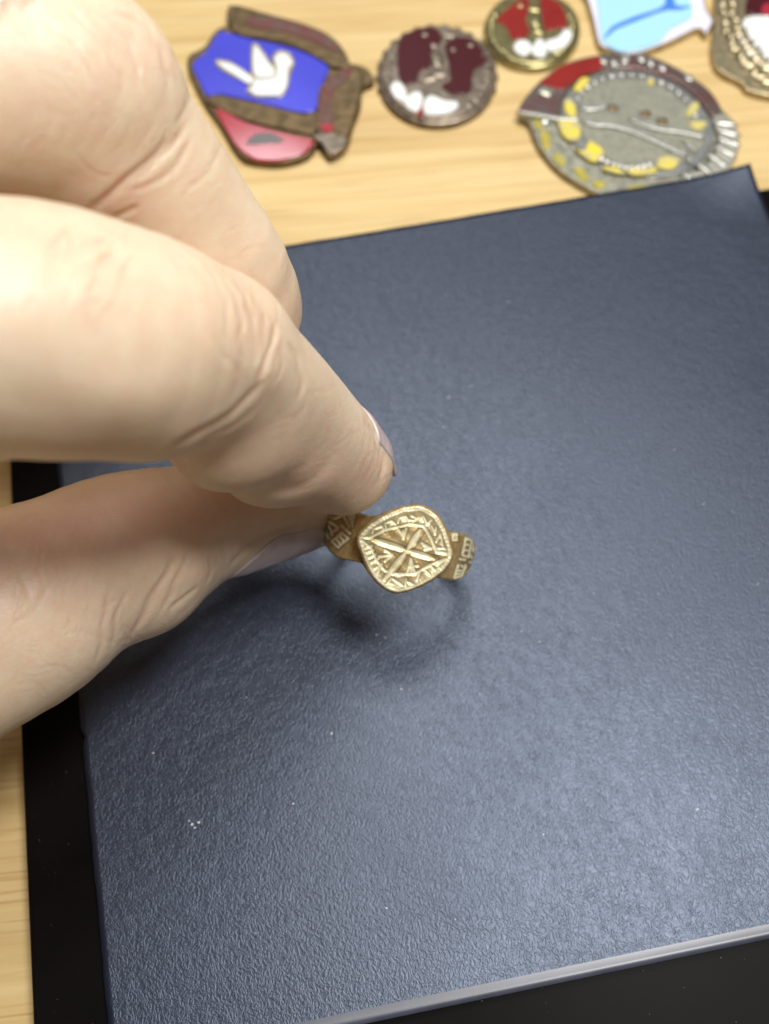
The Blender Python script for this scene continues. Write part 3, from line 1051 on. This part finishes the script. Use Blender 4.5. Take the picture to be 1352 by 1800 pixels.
crim = mm('crimson_enamel', (0.40, 0.025, 0.045), 0.12, coat=0.8)
dgrey = mm('bare_grey_metal', (0.17, 0.165, 0.16), 0.5, 0.5)
yellow = mm('yellow_enamel', (0.80, 0.64, 0.02), 0.4, var=0.35, scale=520, dark=(0.42, 0.40, 0.28))
sky = mm('pale_blue_enamel', (0.40, 0.72, 0.93), 0.3, coat=0.7)
bluel = mm('mid_blue_enamel', (0.06, 0.22, 0.68), 0.3, coat=0.7)
lilac = mm('milky_enamel', (0.78, 0.76, 0.86), 0.3, coat=0.7)

def zmap(x0, y0, k): return lambda pts: [(x0 + a * k, y0 + b * k) for a, b in pts]

def plate(name, pts, z0, z1, mat, parent, sub=3, bev=0.3, label=None):
    P = catmull(pts, sub) if sub > 1 else np.array(pts, float)
    W = [on_z(a, b, z1)[:2] for a, b in P]
    ar = sum(W[i][0] * W[(i + 1) % len(W)][1] - W[(i + 1) % len(W)][0] * W[i][1] for i in range(len(W)))
    if ar < 0: W = W[::-1]
    bm = bmesh.new()
    bot = [bm.verts.new((w[0] * S, w[1] * S, z0 * S)) for w in W]
    n = len(W)
    # rounded shoulder: two inset rings
    Wn = np.array(W)
    tang = np.roll(Wn, -1, 0) - np.roll(Wn, 1, 0)
    nor = np.stack([-tang[:, 1], tang[:, 0]], 1); nor /= np.maximum(np.linalg.norm(nor, axis=1), 1e-9)[:, None]
    b = min(bev, (z1 - z0) * 0.6)
    rings = [bot]
    for ins, z in ((0, z1 - b), (0.3 * b, z1 - 0.3 * b), (b, z1)):
        rings.append([bm.verts.new(((w[0] + q[0] * ins) * S, (w[1] + q[1] * ins) * S, z * S)) for w, q in zip(Wn, nor)])
    for r0, r1 in zip(rings[:-1], rings[1:]):
        for i in range(n):
            bm.faces.new((r0[i], r0[(i + 1) % n], r1[(i + 1) % n], r1[i]))
    bm.faces.new(bot[::-1])
    top = rings[-1]
    tops = []
    for tri in tessellate_polygon([[Vector((v.co.x, v.co.y, 0)) for v in top]]):
        a_, b_, c_ = [top[i] for i in tri]
        if (b_.co - a_.co).cross(c_.co - a_.co).z < 0: b_, c_ = c_, b_
        try: tops.append(bm.faces.new((a_, b_, c_)))
        except ValueError: pass
    bm.faces.index_update()
    flat = {f.index for f in tops}
    me = bpy.data.meshes.new(name)
    bm.to_mesh(me); bm.free()
    o = obj(name, me, mat, parent)
    for i in flat: me.polygons[i].use_smooth = False
    if label: o['label'] = label
    return o

def bead(name, px, py, z, rx, ry, rz, mat, parent, rot=0):
    """flattened dome with an uneven outline (raised relief)"""
    c = on_z(px, py, z)
    bm = bmesh.new()
    bmesh.ops.create_uvsphere(bm, u_segments=14, v_segments=8, radius=1.0)
    ca, sa = math.cos(math.radians(rot)), math.sin(math.radians(rot))
    for v in bm.verts:
        k = 1 + 0.12 * math.sin(3 * v.co.x + 5 * v.co.y + px)
        x, y, zz = v.co.x * rx * k, v.co.y * ry * k, max(v.co.z, -0.15) * rz
        v.co = ((c[0] + x * ca - y * sa) * S, (c[1] + x * sa + y * ca) * S, (z + zz) * S)
    me = bpy.data.meshes.new(name)
    bm.to_mesh(me); bm.free()
    return obj(name, me, mat, parent)

# A: blue shield with a white dove
za = zmap(300, 0, 0.281)
t = empty('shield_badge', 'blue enamel badge with a white dove beside the bent knuckle', 'badge', group='enamel badges on the table')
plate('base_plate', za([(100, 370), (210, 290), (290, 180), (420, 160), (640, 200), (880, 290), (1010, 380), (1130, 395), (1225, 420), (1275, 500), (1200, 545), (1190, 650), (1140, 780), (1105, 900), (1005, 955),
                        (930, 885), (860, 965), (720, 1012), (560, 1012), (430, 965), (300, 760), (190, 600)]), 0.0, 1.7, brown, t)
rb = plate('ribbon', za([(362, 30), (600, 80), (850, 150), (1000, 220), (1085, 310), (1118, 405), (1010, 410), (850, 320), (700, 262), (560, 230), (395, 200)]), 0.6, 2.5, brown, t, 3)
plate('ribbon_enamel', za([(480, 105), (600, 105), (750, 135), (950, 200), (1065, 310), (1030, 320), (900, 262), (700, 195), (500, 165)]), 2.4, 2.75, maroond, rb)
plate('enamel_field', za([(135, 400), (225, 315), (300, 198), (380, 208), (500, 240), (700, 280), (850, 332), (985, 412), (950, 520), (908, 682), (800, 698), (650, 662), (480, 622), (300, 585), (225, 592), (175, 500)]), 1.6, 2.05, blue, t, label='bright blue enamel field')
dv = plate('dove', za([(275, 372), (372, 378), (492, 455), (500, 420), (498, 296), (538, 262), (612, 360), (645, 405), (630, 350), (680, 308), (752, 330), (780, 395), (752, 455), (738, 545), (690, 605), (600, 610), (525, 610), (465, 562), (495, 525), (395, 484), (295, 420)]), 1.9, 2.25, gold, t, 2, label='white enamel dove with raised wings')
plate('wing', za([(292, 382), (372, 394), (440, 430), (512, 488), (486, 520), (400, 468), (318, 415)]), 2.2, 2.6, white, dv)
plate('wing', za([(514, 310), (542, 284), (598, 368), (648, 430), (640, 470), (560, 482), (528, 470), (514, 420)]), 2.2, 2.7, white, dv)
plate('body', za([(520, 495), (570, 492), (650, 478), (662, 420), (648, 362), (684, 324), (738, 342), (766, 392), (738, 412), (732, 460), (724, 540), (682, 588), (600, 594), (530, 592), (490, 560), (515, 530)]), 2.2, 2.8, white, dv)
plate('lower_band', za([(240, 615), (480, 645), (700, 705), (900, 715), (890, 830), (700, 800), (480, 750), (270, 660)]), 1.6, 2.3, brown, t)
plate('red_field', za([(280, 665), (450, 752), (600, 800), (760, 842), (892, 872), (842, 950), (700, 998), (545, 1000), (445, 945), (375, 860)]), 1.6, 2.1, crim, t, label='glossy crimson enamel field with a chipped grey patch')
plate('chipped_patch', za([(478, 902), (520, 845), (620, 828), (712, 882), (610, 896)]), 2.0, 2.2, dgrey, t)
gw = plate('gear_segment', za([(930, 545), (1020, 450), (1130, 405), (1200, 430), (1190, 560), (1150, 720), (1090, 850), (920, 830), (915, 700)]), 1.6, 2.5, brown, t)
plate('gear_enamel', za([(945, 550), (1030, 458), (1135, 418), (1105, 490), (1020, 570), (1012, 650), (1015, 790), (965, 822), (932, 740)]), 2.4, 2.7, maroond, gw)
for k, (a, b) in enumerate([(985, 560), (1010, 520), (1050, 480), (970, 620), (985, 660), (975, 705)]):
    q = za([(a, b)])[0]; bead('grain_bead', q[0], q[1], 2.6, 0.55, 0.5, 0.35, brown, gw)
plate('chip', za([(930, 790), (985, 770), (1020, 795), (985, 825)]), 2.6, 2.85, crim, gw)
plate('scroll_end', za([(885, 850), (960, 830), (1085, 850), (1095, 905), (1000, 962), (940, 890)]), 1.2, 2.6, steel, t)

# round badges
def round_badge(nm, label, zm, cx, cy, a, b, metal, red_left, red_right, whites, red_mat, scallop, tick=None, figure=()):
    t = empty(nm, label, 'badge', group='enamel badges on the table')
    out = []
    N = 96
    for k in range(N):
        th = 2 * math.pi * k / N
        s = 1.0
        if scallop and math.sin(th) < 0.35:
            s += 0.03 * math.cos(th * 26)
        out.append((cx + a * s * math.cos(th), cy + b * s * math.sin(th)))
    plate('base_plate', zm(out), 0.0, 1.6, metal, t, 1, 0.6)
    inn = [(cx + a * 0.93 * math.cos(2 * math.pi * k / 64), cy - b * 0.02 + b * 0.92 * math.sin(2 * math.pi * k / 64)) for k in range(64)]
    plate('dome', zm(inn), 1.5, 2.2, metal, t, 1, 0.5)
    plate('red_field', zm(red_left), 2.1, 2.5, red_mat, t)
    plate('red_field', zm(red_right), 2.1, 2.5, red_mat, t)
    for w in whites:
        plate('white_field', zm(w), 2.1, 2.6, white, t, 4)
    if tick: plate('red_line', zm(tick), 2.1, 2.55, redn, t)
    for (x, y, rx, ry, rot) in figure:
        q = zm([(x, y)])[0]
        bead('relief', q[0], q[1], 2.2, rx, ry, 0.5, metal, t, rot)
    # raised wreath grains round the sides
    for k in range(22):
        th = math.radians(-25 + 230 * k / 21)
        q = zm([(cx + a * 0.84 * math.cos(th), cy + b * 0.82 * math.sin(th))])[0]
        if abs(th - math.pi / 2) > 0.55:
            bead('wreath_leaf', q[0], q[1], 2.15, 1.0, 0.55, 0.4, metal, t, -math.degrees(th) + 60)
    return t

zb = zmap(640, 0, 0.2959)
round_badge('round_badge', 'round scalloped dark maroon badge with white enamel patches, second from the left', zb, 435, 440, 357, 300, steel,
            [(203, 245), (300, 172), (420, 160), (462, 235), (402, 290), (392, 395), (330, 420), (312, 488), (240, 492), (203, 430)],
            [(480, 262), (560, 218), (662, 240), (742, 372), (652, 410), (632, 540), (540, 562), (460, 502), (512, 470), (498, 350)],
            [[(158, 500), (200, 478), (245, 520), (252, 585), (205, 592), (165, 552)], [(233, 602), (300, 538), (347, 560), (340, 642), (290, 656)],
             [(355, 600), (400, 560), (480, 590), (557, 602), (540, 652), (440, 677), (358, 667)]], maroon, True,
            [(322, 645), (345, 600), (352, 640), (345, 685), (320, 690)],
            [(430, 350, 1.4, 2.6, 10), (445, 440, 2.2, 1.4, 0), (400, 470, 2.6, 1.0, 20), (360, 210, 1.0, 0.8, 0), (500, 215, 2.0, 1.0, 0), (410, 275, 0.9, 0.8, 0), (530, 300, 0.9, 0.7, 30), (630, 275, 1.0, 0.7, 0)])
round_badge('round_badge', 'round polished brass badge with red and white enamel, its top cut off by the frame', zb, 1000, 170, 287, 232, brass,
            [(785, 120), (860, 40), (960, -20), (985, 40), (960, 110), (985, 180), (940, 228), (880, 225), (840, 150)],
            [(1050, -20), (1140, 0), (1190, 60), (1205, 150), (1150, 165), (1080, 178), (1060, 110)],
            [[(888, 265), (930, 232), (985, 245), (995, 290), (960, 328), (905, 308)], [(998, 275), (1040, 222), (1075, 250), (1085, 320), (1040, 335), (1000, 315)],
             [(1080, 240), (1150, 215), (1200, 165), (1240, 200), (1210, 262), (1130, 300), (1090, 290)]], redn, False, None,
            [(1020, 120, 1.3, 2.4, 0), (1035, 190, 1.6, 1.0, 0), (1010, 60, 1.8, 1.0, 0), (930, 40, 1.0, 0.7, 20)])

# white and blue badge at the top
zd = zmap(1000, 0, 0.2604)
t = empty('pennant_badge', 'white and pale blue badge with a darker blue line at the top edge', 'badge', group='enamel badges on the table')
plate('base_plate', zd([(60, -200), (120, -10), (160, 130), (200, 295), (270, 335), (345, 358), (460, 360), (580, 322), (700, 272), (800, 222), (880, 190), (925, 232), (960, 190), (980, 130), (935, 60), (915, -40), (860, -230), (500, -330)]), 0.0, 1.6, gold, t)
plate('border', zd([(70, -190), (130, -10), (170, 130), (208, 285), (275, 325), (345, 350), (460, 350), (580, 312), (700, 262), (800, 212), (885, 176), (925, 215), (950, 180), (968, 130), (925, 60), (905, -40), (850, -220), (500, -315)]), 1.5, 2.0, lilac, t)
plate('enamel_field', zd([(170, -170), (190, 0), (212, 200), (235, 285), (340, 340), (450, 335), (560, 305), (625, 268), (690, 190), (830, 112), (822, 0), (800, -150), (500, -260)]), 1.9, 2.3, sky, t, label='pale blue enamel field')
plate('blue_line', zd([(232, 262), (265, 205), (310, 165), (450, 105), (640, 35), (650, -80), (700, -140), (712, 0), (740, 35), (830, 38), (735, 66), (640, 70), (450, 140), (325, 190), (280, 225)]), 2.2, 2.5, bluel, t, label='darker blue curved line')

silver = mm('dull_silver', (0.55, 0.54, 0.48), 0.34, 0.75, var=0.4, scale=700, bumpd=0.0002)
# large oval badge half under the mat
ze = zmap(900, 0, 0.3343)
t = empty('oval_badge', 'large grey badge with yellow lettering and a red ribbon, tucked against the mat', 'badge', group='enamel badges on the table')
plate('base_plate', ze([(40, 590), (110, 460), (260, 340), (460, 285), (700, 285), (880, 360), (1040, 470), (1105, 570), (1170, 640), (1197, 750), (1150, 880), (1050, 955), (900, 1000), (700, 1035), (540, 1035), (420, 995), (250, 890), (140, 760), (90, 640)]), 0.0, 1.8, greyg, t)
rb = plate('ribbon', ze([(42, 585), (110, 462), (262, 342), (462, 288), (700, 290), (880, 365), (1038, 474), (1102, 572), (1060, 612), (985, 525), (880, 432), (760, 382), (600, 352), (450, 372), (330, 432), (262, 530), (235, 612)]), 1.7, 2.6, mm('worn_red_ribbon', (0.22, 0.115, 0.105), 0.3, 0.65, var=0.5, scale=220, dark=(0.20, 0.185, 0.17)), t)
plate('red_patch', ze([(150, 440), (205, 385), (262, 345), (345, 318), (455, 295), (470, 355), (400, 385), (325, 425), (262, 470)]), 2.5, 2.8, redn, rb)
for (x, y) in ((480, 320), (590, 318), (680, 310), (790, 355), (930, 410), (600, 300), (540, 330), (730, 330)):
    q = ze([(x, y)])[0]; bead('raised_letter', q[0], q[1], 2.55, 0.9, 1.2, 0.35, silver, rb, 20)
q = ze([(180, 480)])[0]; bead('star', q[0], q[1], 2.55, 1.9, 1.7, 0.5, greyg, rb)
edge = plate('ribbon_fold', ze([(40, 572), (150, 590), (250, 606), (345, 612), (345, 632), (240, 628), (120, 606), (40, 592)]), 1.7, 3.0, silver, t)
plate('inner_ring', ze([(255, 600), (300, 480), (420, 405), (560, 372), (720, 385), (880, 450), (1000, 560), (1060, 680), (1030, 800), (930, 890), (780, 925), (600, 915), (440, 850), (320, 740)]), 1.7, 2.2, mm('blue_grey_metal', (0.30, 0.31, 0.30), 0.4, 0.6, var=0.3, scale=400), t)
disc = plate('inner_disc', ze([(345, 600), (370, 500), (450, 440), (560, 415), (690, 420), (820, 470), (940, 570), (1015, 680), (1000, 780), (900, 850), (780, 880), (620, 875), (470, 815), (375, 715)]), 2.1, 2.45, mm('matt_green_grey', (0.34, 0.335, 0.26), 0.5, 0.55, var=0.45, scale=1500, bumpd=0.0003), t)
for bar in ([(375, 625), (450, 630), (560, 640), (700, 680), (860, 770), (930, 810), (940, 835), (840, 790), (680, 715), (540, 668), (440, 660), (385, 650)],
            [(620, 610), (700, 625), (820, 665), (950, 690), (1005, 700), (1005, 722), (900, 700), (760, 680), (640, 640)],
            [(355, 550), (400, 535), (470, 540), (500, 530), (505, 560), (440, 578), (370, 575)],
            [(880, 780), (930, 790), (950, 840), (930, 850), (905, 815)], [(900, 740), (960, 760), (970, 795), (940, 780)]):
    plate('relief_bar', ze(bar), 2.4, 2.95, silver, disc, 3)
for (x, y) in ((530, 570), (700, 600), (790, 640)):
    q = ze([(x, y)])[0]; bead('relief_dot', q[0], q[1], 2.45, 1.2, 1.0, 0.4, brown, disc)
for poly in ([(325, 460), (360, 410), (405, 405), (400, 440), (345, 478)], [(270, 530), (320, 520), (340, 610), (300, 620)], [(245, 620), (345, 630), (360, 720), (300, 735), (258, 690)],
             [(330, 770), (380, 790), (410, 735), (485, 795), (440, 850), (370, 815)], [(480, 870), (560, 880), (600, 905), (560, 910), (490, 890)], [(600, 890), (700, 880), (760, 880), (750, 905), (640, 918)],
             [(760, 870), (790, 820), (860, 822), (880, 850), (840, 890)], [(920, 600), (935, 545), (985, 535), (975, 585), (940, 605)], [(935, 640), (1020, 635), (1015, 668), (960, 678)], [(712, 410), (740, 405), (748, 432), (720, 440)]):
    plate('yellow_letter', ze(poly), 2.1, 2.75, yellow, t, 3)
for k in range(16):
    th = math.radians(200 + 140 * k / 15)
    q = ze([(655 + 330 * math.cos(th), 640 + 250 * math.sin(th) + (k - 6) * 6)])[0]
    bead('raised_letter', q[0], q[1], 2.2, 0.8, 0.8, 0.5, silver, t)
for k in range(9):
    q = ze([(470 + 32 * k, 838 + 44 * math.sin(k / 8 * math.pi * 0.8))])[0]
    bead('raised_letter', q[0], q[1], 2.4, 0.9, 0.75, 0.45, silver, t)
for poly in ([(110, 620), (150, 605), (165, 660), (130, 680)], [(150, 690), (195, 690), (205, 770), (170, 780)], [(215, 800), (270, 820), (280, 870), (240, 860)], [(325, 885), (370, 880), (410, 940), (360, 945)],
             [(420, 950), (490, 950), (480, 985), (440, 990)], [(610, 980), (700, 970), (690, 1000), (615, 1005)], [(770, 970), (840, 950), (845, 975), (790, 990)]):
    plate('yellow_mark', ze(poly), 1.7, 2.05, mm('dull_yellow_enamel', (0.50, 0.42, 0.06), 0.45, var=0.4, scale=700), t, 3)
q = ze([(170, 640)])[0]; bead('rivet', q[0], q[1], 1.8, 1.2, 1.1, 0.6, silver, t)
sc = plate('side_ribbon', ze([(1055, 620), (1110, 600), (1168, 650), (1192, 750), (1148, 878), (1050, 950), (930, 962), (890, 930), (1000, 885), (1070, 800), (1092, 710)]), 1.7, 2.9, mm('pale_metal', (0.60, 0.59, 0.50), 0.35, 0.6, var=0.3, scale=500), t)
for k in range(7):
    f = k / 6
    x = 1125 - 190 * f ** 2 + 40 * math.sin(f * 3.1); y = 650 + 290 * f
    q = ze([(x, y)])[0]; bead('ribbon_pleat', q[0], q[1], 2.85, 2.6, 0.8, 0.45, silver, sc, -10 - 50 * f)

# gilt badge cut off by the right edge of the frame
zf = zmap(1000, 0, 0.2604)
t = empty('wreath_badge', 'gilt wreath badge with a white enamel field, cut off at the right edge', 'badge', group='enamel badges on the table')
plate('base_plate', zf([(1010, -150), (985, 0), (985, 160), (965, 300), (980, 420), (1040, 490), (1170, 555), (1200, 600), (1340, 640), (1500, 650), (1680, 560), (1780, 380), (1800, 150), (1740, -80), (1560, -240), (1300, -290), (1100, -240)]), 0.0, 1.6, gold, t)
plate('red_field', zf([(1215, -180), (1205, -20), (1195, 75), (1300, 110), (1450, 110), (1580, 60), (1590, -80), (1480, -200)]), 1.5, 2.1, maroon, t)
plate('white_field', zf([(1160, 165), (1205, 112), (1300, 100), (1450, 112), (1580, 140), (1620, 260), (1560, 400), (1440, 450), (1340, 455), (1285, 392), (1220, 382), (1165, 280)]), 1.5, 2.2, white, t)
plate('pink_patch', zf([(1300, 60), (1330, 20), (1420, 30), (1420, 92), (1320, 95)]), 2.05, 2.35, crim, t)
for k in range(26):
    f = k / 25
    x = 1040 + (k % 2) * 60 + 330 * f ** 1.6; y = 20 + 560 * f ** 0.8 - (k % 2) * 40
    q = zf([(x, y)])[0]
    bead('wreath_leaf', q[0], q[1], 1.6, 2.3, 1.1, 0.9, gold, t, 80 - 90 * f + (k % 3) * 18)

# ------------------------------------------------------------------ lint and dust
def build_lint(name, pts, label):
    V = []; F = []
    for p, r in pts:
        base = len(V)
        n = 5
        a0 = random.random() * 6.28
        st = random.uniform(0.6, 2.2)
        for lay in (0, 1):
            for q in range(n):
                an = a0 + q / n * 2 * math.pi
                rr = r * random.uniform(0.6, 1.2)
                V.append((p[0] + math.cos(an) * rr * st, p[1] + math.sin(an) * rr, p[2] + 0.02 + lay * r * 0.8))
        for q in range(n):
            F.append((base + q, base + (q + 1) % n, base + n + (q + 1) % n, base + n + q))
        F.append(tuple(base + n + q for q in range(n)))
    o = obj(name, mesh_from(name, V, F), M['lint'], smooth=False)
    tag(o, label, kind='stuff')

pts = [(on_z(338, 1449, Z_MAT), 0.22), (on_z(350, 1446, Z_MAT), 0.22), (on_z(343, 1455, Z_MAT), 0.12), (on_z(583, 1290, Z_MAT), 0.2), (on_z(333, 1443, Z_MAT), 0.1)]
for k in range(150):
    x, y = random.uniform(200, 1340), random.uniform(440, 1700)
    if y > 1778 - 0.2 * (x - 600) - 40: continue
    pts.append((on_z(x, y, Z_MAT), random.choice([0.04, 0.05, 0.05, 0.07, 0.09])))
build_lint('lint_specks', pts, 'tiny pale lint specks scattered on the mat')
pts = []
for k in range(16):
    pts.append((on_z(random.uniform(50, 170), random.uniform(1300, 1800), Z_BOARD), random.choice([0.03, 0.03, 0.04, 0.05])))
for k in range(16):
    x = random.uniform(700, 1350); pts.append((on_z(x, random.uniform(1800 - 0.205 * (x - 600), 1830), Z_BOARD), random.choice([0.03, 0.04, 0.05])))
M['lint'] = mat_plain('grey_dust', (0.16, 0.16, 0.15), 0.8)
build_lint('dust_specks', pts, 'tiny pale dust specks on the glossy black board')
